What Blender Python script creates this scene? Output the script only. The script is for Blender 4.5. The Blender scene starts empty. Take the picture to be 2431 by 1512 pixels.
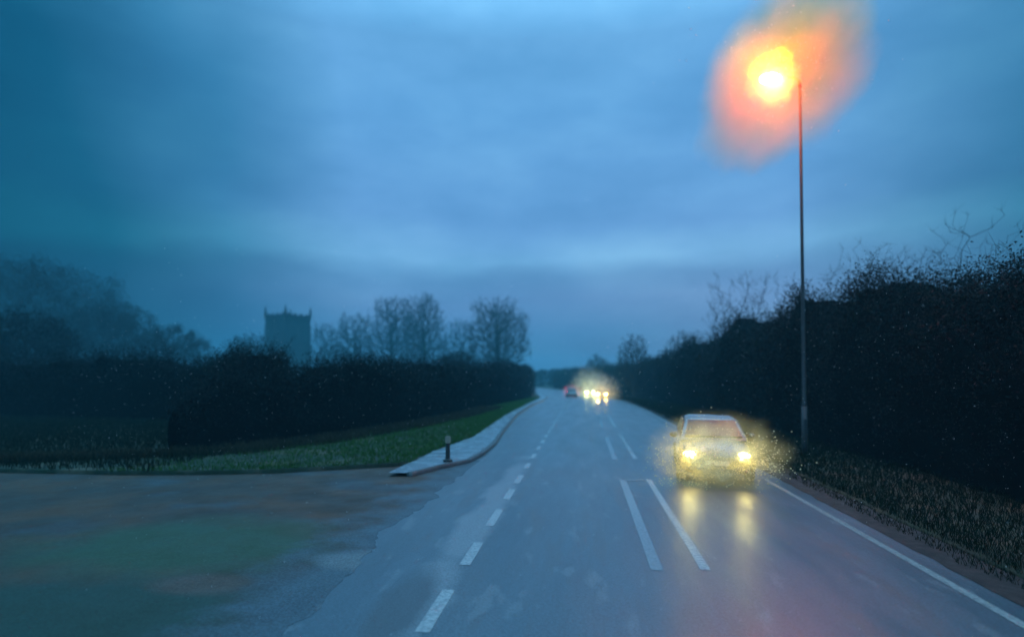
import bpy, bmesh, math, random
import numpy as np
from mathutils import Vector, Matrix, noise

random.seed(7); np.random.seed(7)
PI = math.pi
scene = bpy.context.scene
COL = scene.collection

# ------------------------------------------------------------------ camera
CAM_H, FPX, PW, PH = 2.5, 1400.0, 2431.0, 1512.0      # sizes measured on a 2431 px wide view of the photo
YAW, PITCH = math.atan(170/FPX), math.atan(39/FPX)
RISE = 100.0                                            # lens shift, keeps the verticals nearly upright
cam_d = bpy.data.cameras.new("camera"); cam = bpy.data.objects.new("camera", cam_d); COL.objects.link(cam)
cam_d.sensor_width = 36.0; cam_d.lens = 36.0*FPX/PW
cam_d.shift_y = RISE/PW; cam_d.clip_start = 0.05; cam_d.clip_end = 3000
cam.location = (0, 0, CAM_H)
cam.rotation_euler = (PI/2+PITCH, 0, YAW)
cam_d.dof.use_dof = True; cam_d.dof.focus_distance = 9.0; cam_d.dof.aperture_fstop = 0.34
scene.camera = cam
CM = Matrix.Rotation(YAW, 3, 'Z') @ Matrix.Rotation(PI/2+PITCH, 3, 'X')

def ray(px, py):
    return (CM @ Vector((px-PW/2, -(py-PH/2-RISE), -FPX))).normalized()
def G(px, py, z=0.0):                                   # where a sight line meets the ground
    d = ray(px, py); t = (z-CAM_H)/d.z
    return Vector((d.x*t, d.y*t, z))
def P(px, py, Y):                                       # where a sight line meets the plane y = Y
    d = ray(px, py); t = Y/d.y
    return Vector((d.x*t, Y, CAM_H+d.z*t))

# ------------------------------------------------------------------ sky, sun, exposure
SKY_K = 1.0
w = bpy.data.worlds.new("World"); scene.world = w; w.use_nodes = True
N, L = w.node_tree.nodes, w.node_tree.links
for n in list(N): N.remove(n)
def nn(t, **k):
    n = N.new(t)
    for a, b in k.items(): setattr(n, a, b)
    return n
out = nn('ShaderNodeOutputWorld'); bg = nn('ShaderNodeBackground'); L.new(bg.outputs[0], out.inputs[0])
tc = nn('ShaderNodeTexCoord'); sep = nn('ShaderNodeSeparateXYZ'); L.new(tc.outputs['Generated'], sep.inputs[0])
def m(op, a, b=None, c=None, clamp=False):
    n = nn('ShaderNodeMath', operation=op, use_clamp=clamp)
    for i, v in enumerate((a, b, c)):
        if v is None: continue
        if isinstance(v, (int, float)): n.inputs[i].default_value = v
        else: L.new(v, n.inputs[i])
    return n.outputs[0]
X, Y_, Z = sep.outputs
def ramp(fac, stops):
    n = nn('ShaderNodeValToRGB'); cr = n.color_ramp
    while len(cr.elements) < len(stops): cr.elements.new(0.5)
    for e, (p, c) in zip(cr.elements, stops): e.position = p; e.color = (*c, 1)
    L.new(fac, n.inputs[0]); return n.outputs[0]
def s2l(*c):
    return tuple((v/255/12.92 if v/255 <= .04045 else ((v/255+.055)/1.055)**2.4) for v in c)
# soft warping so the layers of cloud do not run dead level
wm = nn('ShaderNodeMapping'); wm.inputs['Scale'].default_value = (1.6, 1.6, 5.0); L.new(tc.outputs['Generated'], wm.inputs[0])
wn = nn('ShaderNodeTexNoise'); wn.inputs['Scale'].default_value = 1.3; wn.inputs['Detail'].default_value = 4; L.new(wm.outputs[0], wn.inputs['Vector'])
warp = m('MULTIPLY', m('SUBTRACT', wn.outputs[0], .5), .11)
zz = m('ADD', Z, warp)
elev = ramp(zz, [(0.0, s2l(40,98,142)), (0.06, s2l(56,114,162)), (0.13, s2l(82,128,176)), (0.17, s2l(86,136,182)),
                 (0.20, s2l(104,160,204)), (0.25, s2l(90,144,196)), (0.42, s2l(88,148,200)), (0.60, s2l(104,166,214))])
# streaky clouds
cm_ = nn('ShaderNodeMapping'); cm_.inputs['Scale'].default_value = (2.6, 2.6, 6.5); cm_.inputs['Rotation'].default_value = (0.05, -0.12, 0.3)
L.new(tc.outputs['Generated'], cm_.inputs[0])
cn = nn('ShaderNodeTexNoise'); cn.inputs['Scale'].default_value = 1.5; cn.inputs['Detail'].default_value = 7; cn.inputs['Roughness'].default_value = .55
L.new(cm_.outputs[0], cn.inputs['Vector'])
cl = ramp(cn.outputs[0], [(.30, (.80, .87, .90)), (.5, (1, 1, 1)), (.72, (1.28, 1.18, 1.10))])
mul = nn('ShaderNodeMixRGB', blend_type='MULTIPLY'); mul.inputs[0].default_value = 1; L.new(elev, mul.inputs[1]); L.new(cl, mul.inputs[2])
# sky dimmed and greened towards both sides, a lens vignette put into its colour
n2 = nn('ShaderNodeTexNoise'); n2.inputs['Scale'].default_value = 2.2; n2.inputs['Detail'].default_value = 3; L.new(tc.outputs['Generated'], n2.inputs['Vector'])
xx = m('ADD', X, m('MULTIPLY', m('SUBTRACT', n2.outputs[0], .5), .22))
side = ramp(m('MULTIPLY_ADD', xx, .5, .5), [(.11, (.01, .20, .21)), (.17, (.04, .28, .30)), (.235, (.30, .56, .58)), (.33, (1, 1, 1)), (.66, (1, 1, 1)), (.79, (.22, .50, .50))])
mul2 = nn('ShaderNodeMixRGB', blend_type='MULTIPLY'); mul2.inputs[0].default_value = 1; L.new(mul.outputs[0], mul2.inputs[1]); L.new(side, mul2.inputs[2])
# overcast dome: brightest overhead
zen = ramp(Z, [(.50, (1, 1, 1)), (.85, (3.3, 3.4, 3.0))])
mul3 = nn('ShaderNodeMixRGB', blend_type='MULTIPLY'); mul3.inputs[0].default_value = 1; L.new(mul2.outputs[0], mul3.inputs[1]); L.new(zen, mul3.inputs[2])
sky = nn('ShaderNodeTexSky'); sky.sky_type = 'NISHITA'; sky.sun_disc = False
sky.sun_elevation = math.radians(2); sky.sun_rotation = math.radians(15)
add = nn('ShaderNodeMixRGB', blend_type='ADD'); add.inputs[0].default_value = 0.002
L.new(mul3.outputs[0], add.inputs[1]); L.new(sky.outputs[0], add.inputs[2])
L.new(add.outputs[0], bg.inputs[0]); bg.inputs[1].default_value = SKY_K

sd = bpy.data.lights.new("sun", 'SUN'); sun = bpy.data.objects.new("sun", sd); COL.objects.link(sun)
sd.energy = 0.10; sd.angle = math.radians(25); sd.color = (.55, .8, 1.0)
sun.rotation_euler = (math.radians(40), 0, math.radians(165))

scene.view_settings.view_transform = 'Standard'; scene.view_settings.look = 'None'
scene.view_settings.exposure = 0.34; scene.view_settings.gamma = 1.0
scene.render.engine = 'CYCLES'
cy = scene.cycles
cy.use_denoising = True
cy.max_bounces = 6; cy.diffuse_bounces = 2; cy.glossy_bounces = 3; cy.transmission_bounces = 4; cy.volume_bounces = 1
cy.transparent_max_bounces = 6; cy.caustics_reflective = False; cy.caustics_refractive = False
cy.sample_clamp_indirect = 4.0; cy.volume_step_rate = 1.0; cy.volume_max_steps = 128

# ------------------------------------------------------------------ helpers
def tag(o, label=None, cat=None, group=None, kind=None):
    if label: o['label'] = label
    if cat: o['category'] = cat
    if group: o['group'] = group
    if kind: o['kind'] = kind
    return o
def empty(name, loc=(0,0,0), rz=0):
    o = bpy.data.objects.new(name, None); COL.objects.link(o); o.location = loc; o.rotation_euler = (0,0,rz)
    o.empty_display_size = .2
    return o
def link(name, me, mat, parent=None, loc=None):
    o = bpy.data.objects.new(name, me); COL.objects.link(o)
    if mat and not me.materials: me.materials.append(mat)
    if parent: o.parent = parent
    if loc: o.location = loc
    return o
def mesh_np(name, V, F):                                # V (n,3); F (m,k) equal-sized faces
    V = np.asarray(V, dtype=np.float32); F = np.asarray(F, dtype=np.int32)
    me = bpy.data.meshes.new(name); k = F.shape[1]
    me.vertices.add(len(V)); me.vertices.foreach_set('co', V.ravel())
    me.loops.add(F.size); me.loops.foreach_set('vertex_index', F.ravel())
    me.polygons.add(len(F)); me.polygons.foreach_set('loop_start', np.arange(0, F.size, k, dtype=np.int32))
    me.update(calc_edges=True); me.validate()
    return me
def smooth(me, on=True):
    me.polygons.foreach_set('use_smooth', [on]*len(me.polygons)); return me
def bm_me(bm, name, sm=False):
    bmesh.ops.recalc_face_normals(bm, faces=bm.faces)
    me = bpy.data.meshes.new(name); bm.to_mesh(me); bm.free()
    return smooth(me) if sm else me
def add_box(bm, c, s, rz=0, bev=0):
    mt = Matrix.Translation(c) @ Matrix.Rotation(rz, 4, 'Z') @ Matrix.Diagonal((*s, 1))
    r = bmesh.ops.create_cube(bm, size=1, matrix=mt)
    if bev:
        es = list({e for v in r['verts'] for e in v.link_edges})
        bmesh.ops.bevel(bm, geom=es, offset=bev, segments=2, affect='EDGES')
def add_tube(bm, pts, rad, n=10, cap=True):
    rings = []
    for i, p in enumerate(pts):
        p = Vector(p)
        a = Vector(pts[max(0, i-1)]); b = Vector(pts[min(len(pts)-1, i+1)])
        t = (b-a).normalized(); u = t.orthogonal().normalized() if abs(t.z) < .9 else Vector((1,0,0))
        u = (u - t*u.dot(t)).normalized(); v = t.cross(u)
        r = rad[i] if isinstance(rad, (list, tuple)) else rad
        rings.append([bm.verts.new(p + (u*math.cos(2*PI*k/n)+v*math.sin(2*PI*k/n))*r) for k in range(n)])
    for a, b in zip(rings, rings[1:]):
        for k in range(n): bm.faces.new((a[k], a[(k+1)%n], b[(k+1)%n], b[k]))
    if cap: bm.faces.new(rings[0][::-1]); bm.faces.new(rings[-1])

def new_mat(name):
    mt = bpy.data.materials.new(name); mt.use_nodes = True
    return mt, mt.node_tree.nodes, mt.node_tree.links, mt.node_tree.nodes['Principled BSDF']
def simple(name, col, rough=.6, metal=0, spec=.5, emit=None, es=0, noise_amt=.0, nscale=5, coat=0):
    mt, n, l, b = new_mat(name)
    b.inputs['Base Color'].default_value = (*col, 1); b.inputs['Roughness'].default_value = rough
    b.inputs['Metallic'].default_value = metal; b.inputs['Specular IOR Level'].default_value = spec
    b.inputs['Coat Weight'].default_value = coat
    if emit: b.inputs['Emission Color'].default_value = (*emit, 1); b.inputs['Emission Strength'].default_value = es; mt.cycles.emission_sampling = 'NONE'
    if noise_amt:
        t = n.new('ShaderNodeTexCoord'); x = n.new('ShaderNodeTexNoise'); x.inputs['Scale'].default_value = nscale; x.inputs['Detail'].default_value = 6
        l.new(t.outputs['Object'], x.inputs['Vector'])
        r = n.new('ShaderNodeValToRGB'); r.color_ramp.elements[0].position = .3; r.color_ramp.elements[1].position = .7
        r.color_ramp.elements[0].color = (*[c*(1-noise_amt) for c in col], 1); r.color_ramp.elements[1].color = (*[c*(1+noise_amt) for c in col], 1)
        l.new(x.outputs[0], r.inputs[0]); l.new(r.outputs[0], b.inputs['Base Color'])
    return mt
def foliage_mat(name, c0, c1, rough=.55):
    mt, n, l, b = new_mat(name)
    g = n.new('ShaderNodeNewGeometry'); r = n.new('ShaderNodeValToRGB')
    r.color_ramp.elements[0].color = (*c0, 1); r.color_ramp.elements[1].color = (*c1, 1)
    l.new(g.outputs['Random Per Island'], r.inputs[0]); l.new(r.outputs[0], b.inputs['Base Color'])
    b.inputs['Roughness'].default_value = rough; b.inputs['Specular IOR Level'].default_value = .06
    return mt

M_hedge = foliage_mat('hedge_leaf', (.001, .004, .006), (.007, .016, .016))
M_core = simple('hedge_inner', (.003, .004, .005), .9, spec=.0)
M_twig = foliage_mat('twig_bark', (.008, .014, .016), (.022, .03, .032), .8)
M_bark = simple('bark', (.015, .02, .02), .85, spec=.05, noise_amt=.4, nscale=6)
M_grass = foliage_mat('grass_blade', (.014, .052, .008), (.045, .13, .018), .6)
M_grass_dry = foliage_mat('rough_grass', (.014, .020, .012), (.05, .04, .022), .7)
M_stone = simple('church_stone', (.022, .028, .03), .9, spec=.2, noise_amt=.3, nscale=1.2)
M_louvre = simple('belfry_louvre', (.02, .022, .025), .8)
M_pole = simple('galvanised_steel', (.035, .045, .05), .55, metal=.1, noise_amt=.2, nscale=8)
M_glow_drop = simple('yellow_drop', (.9, .78, .42), .3, spec=.6)  # yellow base colour, headlight glow put into the drops
M_drop = simple('white_bead', (.9, .92, .95), .15, spec=.8)  # opaque white, bright specks put into the colour

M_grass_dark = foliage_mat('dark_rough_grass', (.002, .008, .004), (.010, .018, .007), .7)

def gz(x, y):
    t = np.clip((np.asarray(y, dtype=float)-40)/70, 0, 1)
    return -0.9*t*t*(3-2*t)
def gzf(y): return float(gz(0, y))
def bend(y):
    y = np.asarray(y, dtype=float)
    return -np.maximum(0, y-68)**2*0.00135

# ------------------------------------------------------------------ ground surfaces
def wet_mat(name, c0, c1, scale, rlo, rhi, bump=.15, stretch=(1, 1, 1), coat=.6, extra=None, ior=1.45):
    mt, n, l, b = new_mat(name)
    t = n.new('ShaderNodeTexCoord'); mp = n.new('ShaderNodeMapping'); mp.inputs['Scale'].default_value = stretch
    l.new(t.outputs['Object'], mp.inputs[0])
    a = n.new('ShaderNodeTexNoise'); a.inputs['Scale'].default_value = scale; a.inputs['Detail'].default_value = 8; a.inputs['Roughness'].default_value = .6
    l.new(mp.outputs[0], a.inputs['Vector'])
    r = n.new('ShaderNodeValToRGB'); r.color_ramp.elements[0].position = .33; r.color_ramp.elements[1].position = .67
    r.color_ramp.elements[0].color = (*c0, 1); r.color_ramp.elements[1].color = (*c1, 1); l.new(a.outputs[0], r.inputs[0])
    col = r.outputs[0]
    if extra: col = extra(n, l, t, col)
    l.new(col, b.inputs['Base Color'])
    p = n.new('ShaderNodeTexNoise'); p.inputs['Scale'].default_value = scale*1.7; p.inputs['Detail'].default_value = 5
    l.new(mp.outputs[0], p.inputs['Vector'])
    q = n.new('ShaderNodeMapRange'); q.inputs[1].default_value = .35; q.inputs[2].default_value = .65; q.inputs[3].default_value = rlo; q.inputs[4].default_value = rhi
    l.new(p.outputs[0], q.inputs[0]); l.new(q.outputs[0], b.inputs['Roughness'])
    f = n.new('ShaderNodeTexNoise'); f.inputs['Scale'].default_value = 60; f.inputs['Detail'].default_value = 4; l.new(t.outputs['Object'], f.inputs['Vector'])
    bp = n.new('ShaderNodeBump'); bp.inputs['Strength'].default_value = bump; bp.inputs['Distance'].default_value = .01
    l.new(f.outputs[0], bp.inputs['Height']); l.new(bp.outputs[0], b.inputs['Normal'])
    gr = n.new('ShaderNodeTexNoise'); gr.inputs['Scale'].default_value = 38; gr.inputs['Detail'].default_value = 3; l.new(t.outputs['Object'], gr.inputs['Vector'])
    gm = n.new('ShaderNodeMapRange'); gm.inputs[1].default_value = .35; gm.inputs[2].default_value = .65; gm.inputs[3].default_value = .62; gm.inputs[4].default_value = 1.38; l.new(gr.outputs[0], gm.inputs[0])
    gx = n.new('ShaderNodeMixRGB'); gx.blend_type = 'MULTIPLY'; gx.inputs[0].default_value = 1; l.new(col, gx.inputs[1]); l.new(gm.outputs[0], gx.inputs[2]); l.new(gx.outputs[0], b.inputs['Base Color'])
    b.inputs['Coat Weight'].default_value = coat; b.inputs['Coat Roughness'].default_value = .34; b.inputs['Coat IOR'].default_value = 1.4
    l.new(bp.outputs[0], b.inputs['Coat Normal'])
    b.inputs['IOR'].default_value = ior
    return mt
def patches(col, scale, lo, hi, off=(0,0,0), sc=(1,1,1)):
    def fn(n, l, t, c):
        mp = n.new('ShaderNodeMapping'); mp.inputs['Location'].default_value = off; mp.inputs['Scale'].default_value = sc; l.new(t.outputs['Object'], mp.inputs[0])
        x = n.new('ShaderNodeTexNoise'); x.inputs['Scale'].default_value = scale; x.inputs['Detail'].default_value = 5; l.new(mp.outputs[0], x.inputs['Vector'])
        q = n.new('ShaderNodeMapRange'); q.inputs[1].default_value = lo; q.inputs[2].default_value = hi; q.clamp = True; l.new(x.outputs[0], q.inputs[0])
        k = n.new('ShaderNodeMixRGB'); l.new(q.outputs[0], k.inputs[0]); l.new(c, k.inputs[1]); k.inputs[2].default_value = (*col, 1)
        return k.outputs[0]
    return fn
def blob(col, cx, cy, rx, ry, wob=.35):                  # a ragged-edged patch of another colour on a surface
    def fn(n, l, t, c):
        x = n.new('ShaderNodeTexNoise'); x.inputs['Scale'].default_value = .7; x.inputs['Detail'].default_value = 6; l.new(t.outputs['Object'], x.inputs['Vector'])
        mp = n.new('ShaderNodeMapping'); mp.inputs['Location'].default_value = (-cx/rx, -cy/ry, 0); mp.inputs['Scale'].default_value = (1/rx, 1/ry, 0); l.new(t.outputs['Object'], mp.inputs[0])
        ln = n.new('ShaderNodeVectorMath'); ln.operation = 'LENGTH'; l.new(mp.outputs[0], ln.inputs[0])
        ad = n.new('ShaderNodeMath'); ad.operation = 'MULTIPLY_ADD'; l.new(x.outputs[0], ad.inputs[0]); ad.inputs[1].default_value = wob*3; l.new(ln.outputs['Value'], ad.inputs[2])
        q = n.new('ShaderNodeMapRange'); q.inputs[1].default_value = 1+wob*1.5-.35; q.inputs[2].default_value = 1+wob*1.5+.25; q.inputs[3].default_value = 1; q.inputs[4].default_value = 0; q.clamp = True
        l.new(ad.outputs[0], q.inputs[0])
        k = n.new('ShaderNodeMixRGB'); l.new(q.outputs[0], k.inputs[0]); l.new(c, k.inputs[1]); k.inputs[2].default_value = (*col, 1)
        return k.outputs[0]
    return fn
def chain(*fs):
    def fn(n, l, t, c):
        for f in fs: c = f(n, l, t, c)
        return c
    return fn

def strip(name, ys, xl, xr, nx, z, mat, skirt=0.0):      # a sheet between two curves
    ys = np.asarray(ys, float); V = []; u = np.linspace(0, 1, nx)
    for y in ys:
        a, b = xl(y), xr(y)
        for t in u: V.append((a+(b-a)*t, y, gzf(y)+z))
    F = [(j*nx+i, j*nx+i+1, (j+1)*nx+i+1, (j+1)*nx+i) for j in range(len(ys)-1) for i in range(nx-1)]
    if skirt:
        base = len(V); n = len(ys)
        for j, y in enumerate(ys): V.append((xr(y), y, gzf(y)+z-skirt)); V.append((xl(y), y, gzf(y)+z-skirt))
        for j in range(n-1):
            F.append((j*nx+nx-1, base+2*j, base+2*j+2, (j+1)*nx+nx-1))
            F.append((j*nx, (j+1)*nx, base+2*j+3, base+2*j+1))
        b0 = len(V)
        for t in u: V.append((xl(ys[0])+(xr(ys[0])-xl(ys[0]))*t, ys[0], gzf(ys[0])+z-skirt))
        for i in range(nx-1): F.append((i, b0+i, b0+i+1, i+1))
    return link(name, mesh_np(name, V, F), mat)
def interp(pts):
    xs = [p[0] for p in pts]; ys = [p[1] for p in pts]
    return lambda y: float(np.interp(y, xs, ys))

yy = np.concatenate([np.arange(-8, 60, 1.0), np.arange(60, 260, 2.0)])
M_field = wet_mat('field_soil', (.004, .010, .006), (.008, .016, .009), .3, .7, .9, coat=0)
tag(strip('ground', np.concatenate([np.arange(-60, 120, 4.0), np.arange(120, 600, 20.0)]), lambda y: -400, lambda y: 400, 40, -.03, M_field), kind='structure')

# kerb line and grass edge of the left side, measured from the photograph on the ground plane
kerb_px = [(978,1132),(1049,1113),(1116,1099),(1150,1080),(1177,1057),(1199,1023),(1229,986),(1262,962)]
grass_px = [(925,1132),(975,1106),(1026,1079),(1124,1042),(1199,989),(1240,966)]
kerb = sorted([(G(*p).y, G(*p).x) for p in kerb_px]); grs = sorted([(G(*p).y, G(*p).x) for p in grass_px])
kerb += [(75, -4.9), (260, -4.9)]; grs += [(75, -6.0), (260, -6.0)]
kx0, gx0 = interp(kerb), interp(grs)
kerb_x = lambda y: kx0(y)+float(bend(y)); grass_x = lambda y: min(gx0(y), kx0(y)-.25)+float(bend(y))
Y0 = kerb[0][0]
RE = 4.85                                                # right edge of the tarmac
def road_l(y):
    if y < Y0+.01: return -3.1 if y > 9 else -3.1
    return kerb_x(y)-.02
M_road = wet_mat('wet_tarmac', (.034, .060, .080), (.054, .085, .108), .9, .28, .48, stretch=(1, .16, 1), bump=.35,
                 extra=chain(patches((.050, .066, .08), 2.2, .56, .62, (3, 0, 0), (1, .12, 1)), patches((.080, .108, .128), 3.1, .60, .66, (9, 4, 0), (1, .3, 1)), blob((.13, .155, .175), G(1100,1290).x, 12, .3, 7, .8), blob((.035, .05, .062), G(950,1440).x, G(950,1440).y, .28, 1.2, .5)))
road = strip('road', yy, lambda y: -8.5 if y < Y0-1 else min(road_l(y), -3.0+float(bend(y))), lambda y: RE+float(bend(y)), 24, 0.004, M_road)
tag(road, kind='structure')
def fade_x(x0, x1, col):                                 # wheel-spread water and grit carried in from the main road
    def fn(n, l, t, c):
        x = n.new('ShaderNodeTexNoise'); x.inputs['Scale'].default_value = 1.3; x.inputs['Detail'].default_value = 9; x.inputs['Roughness'].default_value = .65; l.new(t.outputs['Object'], x.inputs['Vector'])
        sp = n.new('ShaderNodeSeparateXYZ'); l.new(t.outputs['Object'], sp.inputs[0])
        ad = n.new('ShaderNodeMath'); ad.operation = 'MULTIPLY_ADD'; l.new(x.outputs[0], ad.inputs[0]); ad.inputs[1].default_value = 3.2; l.new(sp.outputs[0], ad.inputs[2])
        q = n.new('ShaderNodeMapRange'); q.inputs[1].default_value = x0+1.6; q.inputs[2].default_value = x1+1.6; q.clamp = True; l.new(ad.outputs[0], q.inputs[0])
        k = n.new('ShaderNodeMixRGB'); l.new(q.outputs[0], k.inputs[0]); l.new(c, k.inputs[1]); k.inputs[2].default_value = (*col, 1)
        return k.outputs[0]
    return fn
pat = G(450, 1290)
M_side = wet_mat('muddy_tarmac', (.026, .017, .013), (.046, .031, .023), .8, .55, .8, bump=.5, coat=.0,
                 extra=chain(patches((.066, .032, .018), .55, .46, .62, (2, 5, 0)), patches((.034, .040, .046), .4, .53, .62, (7, 1, 0)),
                             blob((.020, .050, .026), pat.x, pat.y, 2.3, 1.6), blob((.008, .032, .024), G(100,1460).x, G(100,1460).y, 2.4, 1.2),
                             blob((.06, .044, .036), G(480,1385).x, G(480,1385).y, .6, .35), fade_x(-4.3, -3.3, (.044, .073, .094)), blob((.15, .185, .205), G(870,1430).x, G(870,1430).y, .42, 1.9, .7), blob((.09, .115, .13), G(930,1330).x, G(930,1330).y, 1.1, .45, .8)))  # pale blobs: worn tarmac with wet sheen put into the colour
def side_r(y):
    return interp([(-8, -2.6), (4, -2.7), (6, -2.9), (8.2, -3.0), (9.2, -3.3), (11, -3.05), (13, -3.15), (Y0, -3.1), (17, -3.1)])(y) + .16*noise.noise((0, y*1.7, 3)) + .1*noise.noise((0, y*5, 8))
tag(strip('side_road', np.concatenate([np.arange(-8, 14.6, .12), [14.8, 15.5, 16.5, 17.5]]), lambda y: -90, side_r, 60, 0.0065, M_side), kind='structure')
M_path = wet_mat('wet_footpath', (.12, .16, .19), (.20, .25, .29), 1.4, .12, .35, bump=.4)
ysl = np.concatenate([np.linspace(Y0, 22, 40), np.arange(23, 70, 1.0), np.arange(70, 240, 3.0)])
tag(strip('footpath', ysl, lambda y: grass_x(y)-.05, lambda y: kerb_x(y)-.12, 6, .10, M_path), kind='structure')
M_kerb = simple('kerb_stone', (.05, .055, .06), .45, noise_amt=.35, nscale=3)
tag(strip('kerb', ysl, lambda y: kerb_x(y)-.13, lambda y: kerb_x(y), 3, .115, M_kerb, .14), kind='structure')

# verges
M_verge = wet_mat('verge_turf', (.003, .012, .005), (.007, .024, .008), 1.2, .7, .9, bump=.6, coat=0, extra=patches((.06, .05, .028), .8, .52, .62))
ve = [(13.55, -60.), (13.75, -12.), (14.1, -9.6), (14.5, -8.0)] + [(y, x) for y, x in grs if y > 14.6]
vx0 = interp(ve)
def verge_r(y): return vx0(y)+float(bend(y))+.05*noise.noise((0, y*2, 5))
ysv = np.concatenate([np.linspace(13.55, 16, 30), np.arange(16.3, 30, .5), np.arange(30, 240, 3.0)])
def vz(x, y): return .11
verge = strip('verge', ysv, lambda y: -60.5, verge_r, 90, .11, M_verge, .15); tag(verge, kind='structure')
M_soil = wet_mat('edge_soil', (.004, .006, .006), (.010, .012, .011), 2.5, .7, .9, bump=.8, coat=0)
ysr = np.concatenate([np.arange(-6, 40, .4), np.arange(40, 240, 2.0)])
rv = lambda y: RE+float(bend(y))+.55+.18*noise.noise((0, y*.5, 2))+.08*noise.noise((0, y*2.5, 4))
tag(strip('soil_margin', ysr, lambda y: RE-.12+float(bend(y))+.05*noise.noise((0, y*3, 9)), lambda y: RE+float(bend(y))+1.2, 5, .010, M_soil), kind='structure')
tag(strip('verge', ysr, rv, lambda y: 24+float(bend(y)), 14, .045, M_verge, .07), kind='structure')

# markings, each painted sheet 4 mm above the tarmac
def paint(name, c, wear):
    mt, n, l, b = new_mat(name)
    t = n.new('ShaderNodeTexCoord'); x = n.new('ShaderNodeTexNoise'); x.inputs['Scale'].default_value = 21; x.inputs['Detail'].default_value = 9; x.inputs['Roughness'].default_value = .7
    l.new(t.outputs['Object'], x.inputs['Vector'])
    r = n.new('ShaderNodeValToRGB'); r.color_ramp.elements[0].position = wear-.17; r.color_ramp.elements[1].position = wear+.15
    r.color_ramp.elements[0].color = (.09, .115, .13, 1); r.color_ramp.elements[1].color = (*c, 1)
    l.new(x.outputs[0], r.inputs[0]); l.new(r.outputs[0], b.inputs['Base Color']); b.inputs['Roughness'].default_value = .35
    b.inputs['Coat Weight'].default_value = .5
    return mt
M_white = paint('worn_white_paint', (.34, .36, .355), .48); M_faint = paint('faded_white_paint', (.20, .225, .24), .49)
def dashes(name, x, wd, segs, mat, z=.0078):
    V, F = [], []
    for y0, y1 in segs:
        k = max(1, int((y1-y0)/1.5)); ysq = np.linspace(y0, y1, k+1); b0 = len(V)
        for q in ysq:
            cx = x(q) if callable(x) else x+float(bend(q))
            V += [(cx-wd/2, q, gzf(q)+z), (cx+wd/2, q, gzf(q)+z)]
        F += [(b0+2*i, b0+2*i+1, b0+2*i+3, b0+2*i+2) for i in range(k)]
    return tag(link(name, mesh_np(name, V, F), mat), kind='structure')
gy = lambda py: CAM_H*FPX/(py-895)
xl = -.632*2.5; segs = [(gy(1510), gy(1405)), (gy(1345), gy(1290)), (gy(1250), gy(1210)), (gy(1186), gy(1162)), (gy(1148), gy(1128))]
q = gy(1128)+1.05
while q < 95: segs.append((q, q+1.1)); q += 2.1
dashes('cycle_lane_line', xl, .15, segs, M_white)
cl_ = .35*2.5; cr_ = .625*2.5
seg2 = [(gy(1335), gy(1132)), (gy(1085), gy(1028)), (gy(1012), gy(985)), (gy(978), gy(966)), (60, 68), (72, 84), (88, 104)]
dashes('centre_line', cr_, .13, seg2, M_white)
dashes('centre_line', lambda y: cl_+float(bend(y))+.06, .16, [(gy(1340), gy(1134)), (gy(1088), gy(1035)), (gy(1010), gy(985)), (60, 84), (88, 104)], M_faint)
bm = bmesh.new()
for (a, b, wd) in (((cl_+.1, gy(1136)), (cr_-.08, gy(1134)), .05),):
    d = Vector((b[0]-a[0], b[1]-a[1], 0)).normalized(); nrm = Vector((-d.y, d.x, 0))*wd/2*2.2
    A, B = Vector((*a, 0.0118)), Vector((*b, 0.0118))
    bm.faces.new([bm.verts.new(v) for v in (A-nrm, B-nrm, B+nrm, A+nrm)])
tag(link('hatch_marking', bm_me(bm, 'hatch_marking'), M_faint), kind='structure')
dashes('edge_line', 1.756*2.5, .12, [(-4, 130)], M_white)

# ------------------------------------------------------------------ foliage
def leaves(centres, size, up=.3):
    n = len(centres); c = np.asarray(centres, float); s = np.asarray(size, float).reshape(-1, 1)
    a = np.random.normal(size=(n, 3)); a[:, 2] += up; a /= np.linalg.norm(a, axis=1, keepdims=True)
    b = np.cross(a, np.random.normal(size=(n, 3))); b /= np.linalg.norm(b, axis=1, keepdims=True)
    V = np.stack([c-a*s, c+b*s*.45, c+a*s, c-b*s*.45], 1).reshape(-1, 3)
    return V, np.arange(4*n).reshape(-1, 4)
def prisms(segs, k=3):                                   # segs: p0 p1 r0 r1
    S = np.asarray(segs, float); p0, p1, r0, r1 = S[:, 0:3], S[:, 3:6], S[:, 6:7], S[:, 7:8]
    t = p1-p0; t /= np.maximum(np.linalg.norm(t, axis=1, keepdims=True), 1e-6)
    h = np.where(np.abs(t[:, 2:3]) > .9, np.array([[1., 0, 0]]), np.array([[0, 0, 1.]]))
    u = np.cross(t, h); u /= np.linalg.norm(u, axis=1, keepdims=True); v = np.cross(t, u)
    R = []
    for p, r in ((p0, r0), (p1, r1)):
        for i in range(k): R.append(p+(u*math.cos(2*PI*i/k)+v*math.sin(2*PI*i/k))*r)
    V = np.stack(R, 1).reshape(-1, 3); n = len(S); base = np.arange(n)[:, None]*2*k
    F = np.concatenate([base+np.array([[i, (i+1) % k, k+(i+1) % k, k+i]]) for i in range(k)], 0)
    return V, F

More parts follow.
